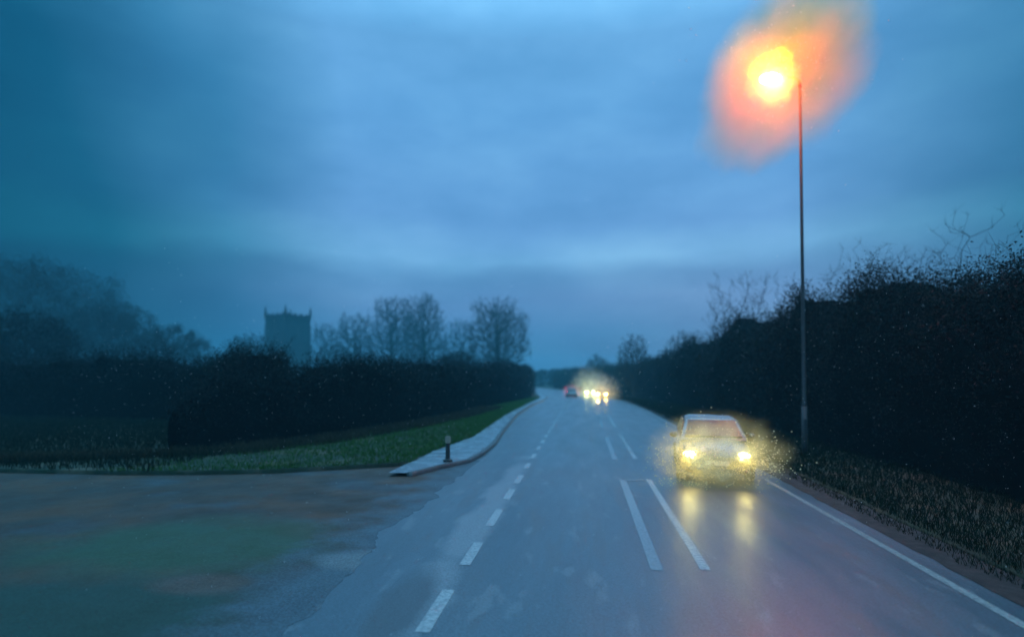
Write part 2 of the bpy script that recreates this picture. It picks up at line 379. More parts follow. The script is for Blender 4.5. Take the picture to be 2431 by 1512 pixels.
def fbm(x, y, z=0):
    return noise.fractal((x, y, z), 1.0, 2.0, 4)
def hedge(name, line, height, depth, label, dens, cat='hedge', inward=1, group=None, leaf=.031, rough=.62, twigs=1.0, mult=1.45):
    """line: face line points (x, y); the hedge body lies `depth` behind it (left-hand normal * inward)."""
    root = empty(name, (line[0][0], line[0][1], gzf(line[0][1]))); tag(root, label, cat, group)
    ox, oy, oz = root.location
    pts = [Vector((p[0], p[1], 0)) for p in line]
    cum = [0]
    for a, b in zip(pts, pts[1:]): cum.append(cum[-1]+(b-a).length)
    tot = cum[-1]
    def at(s):
        x = float(np.interp(s, cum, [p.x for p in pts])); y = float(np.interp(s, cum, [p.y for p in pts]))
        x2 = float(np.interp(s+.5, cum, [p.x for p in pts])); y2 = float(np.interp(s+.5, cum, [p.y for p in pts]))
        x1 = float(np.interp(s-.5, cum, [p.x for p in pts])); y1 = float(np.interp(s-.5, cum, [p.y for p in pts]))
        d = Vector((x2-x1, y2-y1, 0)).normalized(); return x, y, Vector((-d.y, d.x, 0))*inward
    hf = height if callable(height) else (lambda s: height)
    # profile: angle a from 0 (front foot) over the top to PI (back foot)
    def surf(s, a, shrink=0.0):
        x, y, nv = at(s); H = hf(s)*(1+.26*rough*2*fbm(s*.16+len(line), 3.1)+.09*fbm(s*.6, 7.7)); D = depth/2
        tp_ = min(1, max(.02, min(s+.2, tot-s+.2)/2.2))**.5; H *= .35+.65*tp_; D *= 1
        e = .55
        cx, sx = math.cos(a), math.sin(a)
        px = math.copysign(abs(cx)**e, cx); pz = abs(sx)**e
        bump = 1+rough*(.30*fbm(s*.5+11, pz*1.1*H*.5, a)+.20*fbm(s*1.7, pz*H*1.3, 5+a*2))
        off = D - D*px*bump*(1-shrink)*(.25+.75*tp_); z = H*pz*(bump*.5+.5)*(1-shrink*.9)
        return (x+nv.x*off, y+nv.y*off, gzf(y)+z)
    # solid dark core added inside the hedge to block light
    ns = max(8, int(min(tot/.45, 260))); na = 26; V = []
    for i in range(ns+1):
        for j in range(na+1):
            p = surf(tot*i/ns, PI*j/na, .12+.07*noise.noise((i*.7, j*.7, 3)) if i % 2 else .11); V.append((p[0]-ox, p[1]-oy, p[2]-oz))
    F = [(i*(na+1)+j, i*(na+1)+j+1, (i+1)*(na+1)+j+1, (i+1)*(na+1)+j) for i in range(ns) for j in range(na)]
    for i in (0, ns): pass
    o = link('dark_core', smooth(mesh_np('dark_core', V, F)), M_core, root)
    # leaves and twiglets in clumps through the outer shell
    C, Sz, T = [], [], []
    s = 0.0
    while s < tot:
        x, y, _ = at(s); dist = max(6., math.hypot(x, y)); step = .10*(dist/15)**1.0/dens
        cnt = max(1, int(round(hf(s)*5.0*mult*(2.3 if dist < 36 else 1))))
        for _ in range(cnt):
            ss = s+random.uniform(-1, 1)*max(.3, step)
            a = random.uniform(.22, .80)*PI if random.random() < .6 else random.uniform(0, .45)*PI
            sh = -.06+.19*random.random()**.6
            p = surf(ss, a, sh); r = .13*(dist/15)**.5
            for _ in range(5):
                C.append((p[0]-ox+random.gauss(0, r), p[1]-oy+random.gauss(0, r), max(.02, p[2]-oz+random.gauss(0, r))))
                Sz.append(leaf*(dist/13)**.75*random.uniform(.5, 1.3))
        for _ in range(3):
            if random.random() > .8*twigs: continue
            ss = s+random.uniform(-.5, .5); a = random.uniform(.25, .75)*PI
            p = Vector(surf(ss, a, .16)) - Vector((ox, oy, oz)); ln = random.uniform(.4, 1.15)*(.8+.2*hf(s)/3)
            d = Vector((random.gauss(0, .4), random.gauss(0, .4), 1)).normalized(); rr = .006*(dist/13)**.85
            for kk in range(3):
                q2 = p + d*ln/3; T.append((*p, *q2, rr*(1-kk*.25), rr*(.75-kk*.25)))
                for _ in range(2):
                    e = (d+Vector((random.gauss(0, .6), random.gauss(0, .6), .1))).normalized()
                    T.append((*q2, *(q2+e*ln*random.uniform(.2, .4)), rr*.6, rr*.3))
                p = q2; d = (d+Vector((random.gauss(0, .2), random.gauss(0, .2), .1))).normalized()
        s += step
    V, F = leaves(C, Sz)
    V2, F2 = prisms(T); me = mesh_np('foliage', np.vstack([V, V2]), np.vstack([F, F2+len(V)]))
    me.materials.append(M_hedge); me.materials.append(M_twig)
    me.polygons.foreach_set('material_index', np.r_[np.zeros(len(F), int), np.ones(len(F2), int)].astype(np.int32))
    link('foliage', me, None, root)
    return root

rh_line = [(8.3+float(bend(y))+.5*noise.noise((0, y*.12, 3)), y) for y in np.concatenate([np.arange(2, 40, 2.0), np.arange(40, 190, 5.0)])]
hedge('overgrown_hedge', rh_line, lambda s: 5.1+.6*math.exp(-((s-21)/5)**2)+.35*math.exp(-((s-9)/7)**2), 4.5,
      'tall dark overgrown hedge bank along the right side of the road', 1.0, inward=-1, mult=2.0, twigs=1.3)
lh_line = [(-11.9, 17.2), (-10.3, 20.6), (-8.9, 27), (-8.0, 35), (-7.4, 50), (-7.2, 70)]+[(-7.3+float(bend(y)), y) for y in range(80, 200, 8)]
hedge('roadside_hedge', lh_line, lambda s: 2.75+min(1.8, s*.022), 2.6, 'long dark hedge behind the curving green verge, left of the road', 1.1, twigs=1.3)
bl_line = [(-60, 33), (-45, 31.5), (-30, 30), (-20, 28.5), (-16.5, 26), (-14.6, 22), (-13.4, 19)]
hedge('boundary_hedge', bl_line, lambda s: 4.2-min(1, s/48)*1.0, 3.0, 'dark hedge set back beyond the side road at the far left', 1.0, inward=1, twigs=1.3)

def tree(name, base, H, W, label, seed, twig_r=.02, group='bare winter trees', leafy=0, cat='tree', multi=1, dense=1.0, crown_c=.56, low=.16, gap=.0):
    """Limbs grow out to points spread through the crown; every limb is as thick as the twigs it carries need."""
    rs = np.random.RandomState(seed); rnd = random.Random(seed)
    root = empty(name, base); tag(root, label, cat, group)
    n = int(900*dense); cz = H*crown_c; T = []
    while len(T) < n:
        p = rs.uniform(-1, 1, 3); r = np.linalg.norm(p)
        q = np.array([p[0]*W/2, p[1]*W/2, cz+p[2]*((H-cz) if p[2] > 0 else (cz-low*H))])
        lim = 1+.28*fbm(q[0]*5/W+seed, q[1]*5/W, q[2]*5/H)
        if r > lim or (gap and fbm(q[0]*7/W, q[1]*7/W+seed, q[2]*7/H) < -gap): continue
        T.append(q)
    T = np.array(T); b0 = np.array([0, 0, low*H*.8])
    T = T[np.argsort(np.linalg.norm((T-b0)*[1, 1, .8], axis=1))]
    cap = 60000; NP = np.zeros((cap, 3)); par = np.full(cap, -1); plen = np.zeros(cap); nd = 0; trunk_of = {}
    for k in range(multi):
        ax = 0 if multi == 1 else rnd.uniform(-.13, .13)*W; ay = 0 if multi == 1 else rnd.uniform(-.1, .1)*W; prev = -1
        hh = H*(.62 if multi == 1 else .4); wx, wy = rnd.gauss(0, .05), rnd.gauss(0, .05)
        for i in range(9):
            z = hh*i/8; NP[nd] = (ax*(1+.5*z/hh)+wx*z*.5+rnd.gauss(0, .006)*H, ay+wy*z*.5+rnd.gauss(0, .006)*H, z); par[nd] = prev
            plen[nd] = z*.8; trunk_of[nd] = k; prev = nd; nd += 1
    first_z = low*H*.75; seg = H*.05
    for t in T:
        d = NP[:nd]-t; dist = np.sqrt((d*d).sum(1)); ok = NP[:nd, 2] >= first_z
        up = np.maximum(0, NP[:nd, 2]-t[2])
        cost = dist+.30*plen[:nd]+1.3*up+np.where(ok, 0, 1e3); i = int(np.argmin(cost)); L_ = dist[i]; m_ = max(1, int(L_/seg)); a = NP[i].copy(); prev = i
        for k in range(1, m_+1):
            f = k/m_; p = a+(t-a)*f; p[2] += L_*.10*math.sin(f*PI)*(-1 if t[2] > a[2] else 1)
            if k < m_: p += rs.normal(size=3)*L_*.045
            if nd >= cap: break
            NP[nd] = p; par[nd] = prev; plen[nd] = plen[prev]+L_/m_; prev = nd; nd += 1
    cnt = np.zeros(nd); haschild = np.zeros(nd, bool); haschild[par[:nd][par[:nd] >= 0]] = True
    cnt[~haschild] = 1
    for i in range(nd-1, -1, -1):
        if par[i] >= 0: cnt[par[i]] += cnt[i]
    rad = twig_r*np.maximum(cnt, 1)**.40
    trunk = [[] for _ in range(multi)]; crown = []
    for i in range(nd):
        p = par[i]
        if p < 0: continue
        sg = (*NP[p], *NP[i], rad[p] if (i in trunk_of or rad[p] < rad[i]*1.7) else rad[i]*1.3, rad[i])
        (trunk[trunk_of[i]] if i in trunk_of else crown).append(sg)
    tips = NP[:nd][~haschild]
    for t in tips:                                         # fine twigs fanning up and out
        o = (t-b0)/max(np.linalg.norm(t-b0), .1)
        for _ in range(4):
            e = o*.8+rs.normal(size=3)*.55; e /= np.linalg.norm(e); q = t+e*H*.035*rs.uniform(.5, 1.5)
            crown.append((*t, *q, twig_r*.8, twig_r*.35))
    for k in range(multi):
        V, F = prisms(trunk[k], 7); link('trunk', smooth(mesh_np('trunk', V, F)), M_bark, root)
    V, F = prisms(crown, 3); link('crown', mesh_np('crown', V, F), M_twig, root)
    if leafy:
        idx = rs.randint(0, len(tips), int(leafy)); c = tips[idx]+rs.normal(size=(len(idx), 3))*W*.028
        V, F = leaves(c, np.random.uniform(.05, .11, len(c))*(1+W/30)); link('leaves', mesh_np('leaves', V, F), M_hedge, root)
    return root
def tree_at(name, px, top_py, Y, wpx, label, seed, **k):
    x = P(px, top_py, Y).x; top = P(px, top_py, Y).z; g = gzf(Y)
    W = (P(px+wpx/2, top_py, Y)-P(px-wpx/2, top_py, Y)).length
    return tree(name, (x, Y, g), top-g, W, label, seed, **k)

LT = 'bare trees behind the left hedge'
tree_at('bare_tree', 772, 768, 178, 85, 'small spindly bare tree just right of the church tower', 11, group=LT, twig_r=.06, dense=.9)
tree_at('bare_tree', 842, 742, 168, 105, 'narrow bare tree with a thick knotty trunk between the tower and the widest tree', 22, group=LT, twig_r=.065, dense=1.3)
tree_at('bare_tree', 935, 706, 172, 125, 'tall wide spreading bare tree, left one of the joined pair', 35, group=LT, twig_r=.056, dense=2.2)
tree_at('bare_tree', 1008, 700, 162, 100, 'tall upright bare tree, right one of the joined pair', 41, group=LT, twig_r=.054, dense=2.0)
tree_at('bare_tree', 1090, 757, 185, 85, 'low faint bare tree between the joined pair and the rounded tree', 55, group=LT, twig_r=.056, dense=1.0)
tree_at('bare_tree', 1183, 705, 140, 148, 'bare tree with a full rounded crown nearest the road bend', 63, group=LT, twig_r=.042, dense=3.2)
tree_at('brushy_tree', 1085, 835, 80, 100, 'low dark brushy tree rising from the left hedge', 71, group=LT, twig_r=.03, leafy=9000, multi=3, low=.05)
LF = 'trees at the far left'
tree_at('hazy_tree', 70, 628, 105, 360, 'large hazy tree at the left edge of the view', 81, group=LF, twig_r=.04, leafy=50000, dense=1.8, low=.08)
tree_at('hazy_tree', 255, 722, 100, 230, 'middle sized hazy tree right of the large left edge tree', 92, group=LF, twig_r=.04, leafy=30000, dense=1.3, low=.08)
tree_at('hazy_tree', 405, 775, 92, 170, 'small hazy tree with ragged twigs beside the gap left of the tower', 103, group=LF, twig_r=.035, leafy=16000, low=.08)
tree_at('hazy_tree', -30, 745, 50, 330, 'darker hazy tree cut off by the left frame', 113, group=LF, twig_r=.025, leafy=30000, dense=1.3, low=.08)
tree_at('evergreen_tree', 590, 795, 180, 95, 'round evergreen tree against the left side of the church tower', 123, group='evergreens by the church', twig_r=.06, leafy=16000, multi=2, low=.05)
tree_at('evergreen_tree', 548, 842, 150, 80, 'low evergreen tree left of the round one by the church', 129, group='evergreens by the church', twig_r=.05, leafy=12000, multi=2, low=.05)
RT = 'bare trees behind the right hedge'
tree_at('bare_tree', 1765, 645, 50, 215, 'bare tree with fanned twigs above the hedge, left of the lamp post', 131, group=RT, twig_r=.012, multi=3, dense=.8, gap=.1)
tree_at('bare_tree', 2060, 555, 28, 280, 'bare tree with long open branches above the hedge, right of the lamp post', 142, group=RT, twig_r=.007, multi=2, dense=.55, gap=.1)
tree_at('bare_tree', 2300, 500, 25, 300, 'thin faint bare tree above the hedge near the right frame', 151, group=RT, twig_r=.006, dense=.4, gap=.1)
tree_at('bare_tree', 1502, 795, 92, 80, 'small dark bushy bare tree above the far end of the right hedge', 163, group=RT, twig_r=.03, multi=2)
tree_at('bare_tree', 1615, 785, 70, 90, 'small faint bare tree halfway along the right hedge', 171, group=RT, twig_r=.02, multi=2)
tree_at('bare_tree', 1418, 842, 130, 60, 'tiny distant bare tree over the bend in the road', 181, group='trees beyond the bend', twig_r=.04, multi=2)

# far wood that reads as one mass
C, Sz = [], []
for _ in range(26000):
    x = random.uniform(-120, 110); y = 215+random.uniform(-8, 14)+abs(x)*.1
    h = 5.6+2.2*fbm(x*.05, 2)+1.0*fbm(x*.3, 4)
    C.append((x, y, gzf(y)+random.random()**.7*h)); Sz.append(random.uniform(.3, .8))
V, F = leaves(C, Sz)
tag(link('distant_wood', mesh_np('distant_wood', V, F), M_hedge), 'hazy line of distant woodland across the horizon beyond the bend', 'woodland', kind='stuff')

# grass and rough herbage
def blades(name, n, sampler, hgt, mat, label):
    S = []
    for _ in range(n):
        p = sampler()
        if p is None: continue
        x, y, z = p; dist = math.hypot(x, y); h = hgt*random.uniform(.4, 1.3); wd = .004*max(1, dist/8)
        dx, dy = random.gauss(0, .4)*h, random.gauss(0, .4)*h
        S.append((x, y, z, x+dx*.4, y+dy*.4, z+h*.6, wd, wd*.8)); S.append((x+dx*.4, y+dy*.4, z+h*.6, x+dx, y+dy, z+h, wd*.8, wd*.2))
    V, F = prisms(S, 3)
    return tag(link(name, mesh_np(name, V, F), mat), label, 'grass', kind='stuff')
hx = interp([(y, x) for x, y in lh_line])
def sl():
    y = 13.7+random.random()**2.2*75; r = verge_r(y); lft = max(hx(y)-.3, -34) if y > 17.2 else -34
    x = r-random.random()**1.3*min(14, r-lft)
    if x < -8 and random.random() < (-8-x)/4.5: return None
    return x, y, gzf(y)+.10
def sld():
    y = 14.6+random.random()**1.8*30; f = hx(y) if y > 17.2 else -12-(17.2-y)*2
    return f+random.random()*1.7-.2, y, gzf(y)+.10
def sr():
    y = 5+random.random()**1.8*90; x = rv(y)+.05+random.random()**1.2*(8.6+float(bend(y))-rv(y))
    return x, y, gzf(y)+.035
def srd():
    y = 5+random.random()**1.8*60; return rv(y)+random.uniform(-.35, .5), y, gzf(y)+.01
blades('grass', 42000, sl, .10, M_grass, 'short green grass on the verge curving round the left corner')
def slf():
    x = random.uniform(-34, -11); y = random.uniform(13.75, 31)
    if y > 17.2 and x > hx(y)-.3: return None
    return x, y, gzf(y)+.10
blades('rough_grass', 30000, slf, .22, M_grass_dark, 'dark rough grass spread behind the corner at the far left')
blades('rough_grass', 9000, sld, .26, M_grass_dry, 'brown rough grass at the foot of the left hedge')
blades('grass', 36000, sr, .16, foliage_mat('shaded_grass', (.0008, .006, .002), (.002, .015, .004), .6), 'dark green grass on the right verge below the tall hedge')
blades('rough_grass', 9000, srd, .06, M_grass_dark, 'brown scrubby edge between the right edge line and the grass')

# ------------------------------------------------------------------ church tower
def church(c, s, H, rz):
    root = empty('church_tower', c, rz); tag(root, 'square stone church tower with battlements and corner pinnacles above the left hedge', 'church tower')
    bm = bmesh.new()
    add_box(bm, (0, 0, H*.3), (s+.5, s+.5, H*.6)); add_box(bm, (0, 0, H*.6+H*.17), (s, s, H*.34))
    for sx in (-1, 1):
        for sy in (-1, 1):
            add_box(bm, (sx*(s/2+.28), sy*(s/2-.35), H*.29), (.62, .8, H*.58)); add_box(bm, (sx*(s/2-.35), sy*(s/2+.28), H*.285), (.8, .62, H*.57))
            add_box(bm, (sx*(s/2+.12), sy*(s/2-.3), H*.70), (.36, .6, H*.28)); add_box(bm, (sx*(s/2-.3), sy*(s/2+.12), H*.695), (.6, .36, H*.27))
    link('wall', bm_me(bm, 'wall'), M_stone, root)
    bm = bmesh.new()
    bm.free()
    for z in (H*.605, H*.92):
        bm = bmesh.new(); add_box(bm, (0, 0, z), (s+.62, s+.62, .28), bev=.06)
        link('string_course', bm_me(bm, 'string_course'), M_stone, root)
    bm = bmesh.new(); zt = H*.94
    for k in range(4):
        R = Matrix.Rotation(k*PI/2, 4, 'Z')
        c0 = R @ Vector((0, s/2-.05, zt+.35)); add_box(bm, c0, (s+.2, .3, .7), k*PI/2)
        for t in (-.36, -.12, .12, .36):
            c1 = R @ Vector((t*s, s/2-.05, zt+1.0)); add_box(bm, c1, (s*.12, .302, .62), k*PI/2)
    link('battlement', bm_me(bm, 'battlement'), M_stone, root)
    for sx in (-1, 1):
        for sy in (-1, 1):
            bm = bmesh.new(); p = Vector((sx*s/2, sy*s/2, zt))
            add_box(bm, p+Vector((0, 0, 1.1)), (.62, .62, 2.2)); 
            bmesh.ops.create_cone(bm, segments=4, radius1=.42, radius2=.03, depth=2.2, cap_ends=True, matrix=Matrix.Translation(p+Vector((0, 0, 3.28))) @ Matrix.Rotation(PI/4, 4, 'Z'))
            bmesh.ops.create_icosphere(bm, subdivisions=1, radius=.12, matrix=Matrix.Translation(p+Vector((0, 0, 4.4))))
            link('pinnacle', bm_me(bm, 'pinnacle'), M_stone, root)
    for k in range(4):
        R = Matrix.Rotation(k*PI/2, 4, 'Z')
        bm = bmesh.new(); h = H*.17; wd = .55
        for t in (-.36, .36):
            pr = [(-wd/2, 0), (wd/2, 0), (wd/2, h*.75), (0, h), (-wd/2, h*.75)]
            a = [bm.verts.new(R @ Vector((t+x, s/2+.03, H*.68+z))) for x, z in pr]; b = [bm.verts.new(R @ Vector((t+x, s/2-.1, H*.68+z))) for x, z in pr]
            bm.faces.new(a); bm.faces.new(b[::-1])
            for i in range(5): bm.faces.new((a[i], a[(i+1) % 5], b[(i+1) % 5], b[i]))
        link('belfry_window', bm_me(bm, 'belfry_window'), M_louvre, root)
    bm = bmesh.new(); add_tube(bm, [(0, 0, H*.94), (0, 0, H*.94+3.6)], [.09, .05], 6)
    link('flagpole', bm_me(bm, 'flagpole'), M_pole, root)
    return root
cY = 205; cc = P(684, 740, cY)
church((cc.x, cY, gzf(cY)), 11.0, (cc.z-gzf(cY))*.97, math.radians(-24))

# ------------------------------------------------------------------ street lamp
LY = 19.5; lb = P(1910, 1000, LY); lx = lb.x
lamp_pt = P(1832, 200, LY); top_z = P(1903, 190, LY).z; lamp_z = lamp_pt.z
root = empty('street_lamp', (lx, LY, .09)); tag(root, 'tall lit street lamp with an orange glow standing in the right verge', 'street lamp')
H = top_z
bm = bmesh.new(); add_tube(bm, [(0, 0, 0), (0, 0, .4), (0, 0, 1.5)], [.09, .085, .085], 14); add_tube(bm, [(0, 0, 1.5), (0, 0, 1.56), (0, 0, 6), (0, 0, H-.3)], [.085, .058, .050, .042], 14)
link('pole', bm_me(bm, 'pole', True), M_pole, root)
bm = bmesh.new(); add_box(bm, (0, -.09, .85), (.1, .02, .5), bev=.005); link('access_door', bm_me(bm, 'access_door'), M_pole, root)
bm = bmesh.new(); axx = lamp_pt.x-lx
add_tube(bm, [(0, 0, H-.32), (-.03, 0, H-.12), (-.18, 0, H-.02), (axx*.5, 0, H+.04), (axx+.25, 0, H+.08)], [.055, .05, .042, .04, .036], 10)
link('bracket_arm', bm_me(bm, 'bracket_arm', True), M_pole, root)
bm = bmesh.new()
bmesh.ops.create_uvsphere(bm, u_segments=20, v_segments=12, radius=1, matrix=Matrix.Translation((axx, 0, H+.07)) @ Matrix.Diagonal((.30, .12, .09, 1)))
for v in bm.verts:
    if v.co.z < H+.03: v.co.z = H+.03
link('lantern', bm_me(bm, 'lantern', True), M_pole, root)
M_bulb = simple('lit_sodium_lens', (.5, .45, .3), .3, emit=(1.0, .95, .70), es=40)
bm = bmesh.new()
bmesh.ops.create_uvsphere(bm, u_segments=16, v_segments=10, radius=1, matrix=Matrix.Translation((axx-.04, 0, H+.0)) @ Matrix.Diagonal((.32, .17, .16, 1)))
link('lens', bm_me(bm, 'lens', True), M_bulb, root)
LAMP = Vector((lamp_pt.x-.04, LY-.36, .09+H-.10))
ld = bpy.data.lights.new('street_light', 'POINT'); ld.energy = 760; ld.color = (1.0, .66, .03); ld.shadow_soft_size = .12
lo = bpy.data.objects.new('street_light', ld); COL.objects.link(lo); lo.location = LAMP - Vector(root.location); lo.parent = root
sp_ = bpy.data.lights.new('added_road_spot', 'SPOT'); sp_.energy = 2000; sp_.color = (1.0, .62, .24); sp_.shadow_soft_size = .15; sp_.spot_size = math.radians(96); sp_.spot_blend = .9  # extra spot added to lay salmon light on the road
so = bpy.data.objects.new('added_road_spot', sp_); COL.objects.link(so); so.parent = root; so.location = lo.location+Vector((0, 0, -.05))
so.rotation_euler = (Vector((2.6, 8.5, 0))-LAMP).to_track_quat('-Z', 'Y').to_euler()

# ------------------------------------------------------------------ mist volumes and drops added to make the glow around the lamps
def mist(name, centre, rad, rot, density, aniso, label, nscale=2.0, power=2.0, col=(1, 1, 1), contrast=(.35, .65), flo=.1, absorb=(1, 1, 1), rise=False, ragged=.4, absk=1.0):
    bm = bmesh.new(); bmesh.ops.create_icosphere(bm, subdivisions=3, radius=1); me = bm_me(bm, name, True)
    o = link(name, me, None); o.location = centre; o.scale = rad; o.rotation_euler = rot
    mt = bpy.data.materials.new(name); mt.use_nodes = True; n, l = mt.node_tree.nodes, mt.node_tree.links
    n.remove(n['Principled BSDF']); sc = n.new('ShaderNodeVolumeScatter'); sc.inputs['Anisotropy'].default_value = aniso; sc.inputs['Color'].default_value = (*col, 1)
    ab = n.new('ShaderNodeVolumeAbsorption'); ab.inputs['Color'].default_value = (*absorb, 1); ads = n.new('ShaderNodeAddShader'); l.new(sc.outputs[0], ads.inputs[0]); l.new(ab.outputs[0], ads.inputs[1]); l.new(ads.outputs[0], n['Material Output'].inputs['Volume'])
    t = n.new('ShaderNodeTexCoord'); ln = n.new('ShaderNodeVectorMath'); ln.operation = 'LENGTH'; l.new(t.outputs['Object'], ln.inputs[0])
    rg = n.new('ShaderNodeTexNoise'); rg.inputs['Scale'].default_value = nscale*.9; rg.inputs['Detail'].default_value = 4; l.new(t.outputs['Object'], rg.inputs['Vector'])
    rm = n.new('ShaderNodeMath'); rm.operation = 'MULTIPLY_ADD'; l.new(rg.outputs[0], rm.inputs[0]); rm.inputs[1].default_value = ragged; rm.inputs[2].default_value = 1-ragged*.72
    rd = n.new('ShaderNodeMath'); rd.operation = 'DIVIDE'; l.new(ln.outputs['Value'], rd.inputs[0]); l.new(rm.outputs[0], rd.inputs[1])
    a = n.new('ShaderNodeMath'); a.operation = 'SUBTRACT'; a.use_clamp = True; a.inputs[0].default_value = 1; l.new(rd.outputs[0], a.inputs[1])
    b = n.new('ShaderNodeMath'); b.operation = 'POWER'; l.new(a.outputs[0], b.inputs[0]); b.inputs[1].default_value = power
    x = n.new('ShaderNodeTexNoise'); x.inputs['Scale'].default_value = nscale; x.inputs['Detail'].default_value = 3; l.new(t.outputs['Object'], x.inputs['Vector'])
    q = n.new('ShaderNodeMapRange'); q.inputs[1].default_value = contrast[0]; q.inputs[2].default_value = contrast[1]; q.inputs[3].default_value = flo; q.inputs[4].default_value = 1.6; l.new(x.outputs[0], q.inputs[0])
    if rise:
        e = n.new('ShaderNodeMath'); e.operation = 'MULTIPLY'; l.new(b.outputs[0], e.inputs[0]); l.new(ln.outputs['Value'], e.inputs[1]); b = e
    c = n.new('ShaderNodeMath'); c.operation = 'MULTIPLY'; l.new(b.outputs[0], c.inputs[0]); l.new(q.outputs[0], c.inputs[1])
    d = n.new('ShaderNodeMath'); d.operation = 'MULTIPLY'; l.new(c.outputs[0], d.inputs[0]); d.inputs[1].default_value = density
    l.new(d.outputs[0], sc.inputs['Density']); af = n.new('ShaderNodeMath'); af.operation = 'MULTIPLY'; l.new(a.outputs[0], af.inputs[0]); af.inputs[1].default_value = density*absk; l.new(af.outputs[0], ab.inputs['Density']); me.materials.append(mt)
    return tag(o, label, 'mist', kind='stuff')
mist('lamp_glow_mist', LAMP+Vector((.45, .3, .42)), (2.7, 2.0, 4.1), (0, math.radians(32), 0), .75, 0, 'orange tinted mist added around the street lamp for its glow', 2.0, .7, absorb=(1, .93, .26), absk=1.5, rise=True, contrast=(.36, .64), flo=.15, ragged=.55)  # added volume standing in for lens bloom; blue absorbed to warm the halo
mist('lamp_glow_mist', LAMP+Vector((0, .1, -.06)), (.95, .8, 1.1), (0, math.radians(25), 0), 5.0, 0, 'dense yellow green mist added right at the lantern for its glowing core', 2.8, .6, contrast=(.42, .58), flo=.0, col=(.10, 1, .0), ragged=.7)  # added core volume; green scatter colour paints the rim of the lamp glow

def beads(name, pts, rads, label, mat=None, cat='droplets'):
    bm = bmesh.new(); bmesh.ops.create_icosphere(bm, subdivisions=1, radius=1)
    bv = np.array([v.co[:] for v in bm.verts]); bf = np.array([[v.index for v in f.verts] for f in bm.faces]); bm.free()
    pts = np.asarray(pts); rads = np.asarray(rads)
    V = (pts[:, None, :]+bv[None]*rads[:, None, None]).reshape(-1, 3); F = (bf[None]+(np.arange(len(pts))*len(bv))[:, None, None]).reshape(-1, 3)
    return tag(link(name, smooth(mesh_np(name, V, F)), mat or M_drop), label, cat, kind='stuff')
p, r = [], []
for _ in range(420):
    d = Vector((random.gauss(0, 1), random.gauss(0, .8), random.gauss(0, 1))); d.normalize(); d *= abs(random.gauss(0, 1.3))+.25
    p.append(LAMP+d+Vector((.2, 0, .2))); r.append(random.uniform(.006, .020))
beads('droplets', p, r, 'bright raindrops added close around the street lamp for its speckled glow')  # drops added to speckle the lamp halo
p, r = [], []
while len(p) < 1500:                                       # drops added in the air as stand-ins for lit drops on the windscreen
    y = random.uniform(4, 22); x = random.uniform(-1.0, 1.0)*y*.95; z = random.uniform(.2, 4)
    p.append((x, y, z)); r.append(.0024*random.uniform(.5, 1.3)*(.7+y*.11))
beads('droplets', p, r, 'small scattered raindrops added in the air for bright specks over the road and hedges')

# ------------------------------------------------------------------ marker post on the footpath
mp_ = G(1063, 1104); root = empty('marker_post', (mp_.x, mp_.y, .10)); tag(root, 'short dark marker post with a pale cap on the wet footpath', 'marker post')
bm = bmesh.new(); add_tube(bm, [(0, 0, 0), (0, 0, .06), (0, 0, .09), (0, 0, .52)], [.14, .13, .07, .06], 12); link('post', bm_me(bm, 'post'), simple('black_plastic', (.015, .018, .02), .5), root)
bm = bmesh.new(); add_box(bm, (0, 0, .62), (.15, .06, .2), bev=.015); link('cap', bm_me(bm, 'cap'), simple('pale_reflector', (.34, .28, .22), .4), root)

# ------------------------------------------------------------------ cars
M_paint = simple('silver_car_paint', (.03, .04, .046), .35, metal=.2, coat=1.0)
M_paint2 = simple('dark_car_paint', (.03, .04, .05), .25, metal=.2, coat=1.0)
M_glass = simple('car_glass', (.008, .018, .026), .4, spec=.25)
M_blackp = simple('black_trim', (.012, .013, .014), .5)
M_tyre = simple('tyre_rubber', (.012, .012, .013), .85)
M_rim = simple('alloy_rim', (.3, .31, .32), .35, metal=.8)
M_plate = simple('pale_plate', (.6, .6, .52), .4)
def loft(stations, mat, name, parent, sub=2):
    bm = bmesh.new(); rings = []
    for (y, hw, zb, zt, cr) in stations:
        half = [(0, zb), (hw*.84, zb), (hw*.98, zb+.10), (hw, (zb+zt)*.48), (hw*.985, zt-.13), (hw*.90, zt-.02), (hw*.5, zt+cr*.7), (0, zt+cr)]
        ring = half+[(-a, b) for a, b in half[-2:0:-1]]
        rings.append([bm.verts.new((a, y, b)) for a, b in ring])
    n = len(rings[0])
    for a, b in zip(rings, rings[1:]):
        for k in range(n): bm.faces.new((a[k], a[(k+1) % n], b[(k+1) % n], b[k]))
    bm.faces.new(rings[0][::-1]); bm.faces.new(rings[-1])
    o = link(name, bm_me(bm, name, True), mat, parent); md = o.modifiers.new('s', 'SUBSURF'); md.levels = md.render_levels = sub
    return o
def panel(name, quad, mat, parent, th=.02, inset=0):
    a, b, c, d = [Vector(v) for v in quad]; nrm = (b-a).cross(d-a).normalized()*th; bm = bmesh.new()
    lo = [bm.verts.new(v) for v in (a, b, c, d)]; hi = [bm.verts.new(v+nrm) for v in (a, b, c, d)]
    bm.faces.new(lo[::-1]); bm.faces.new(hi)
    for i in range(4): bm.faces.new((lo[i], lo[(i+1) % 4], hi[(i+1) % 4], hi[i]))
    return link(name, bm_me(bm, name), mat, parent)
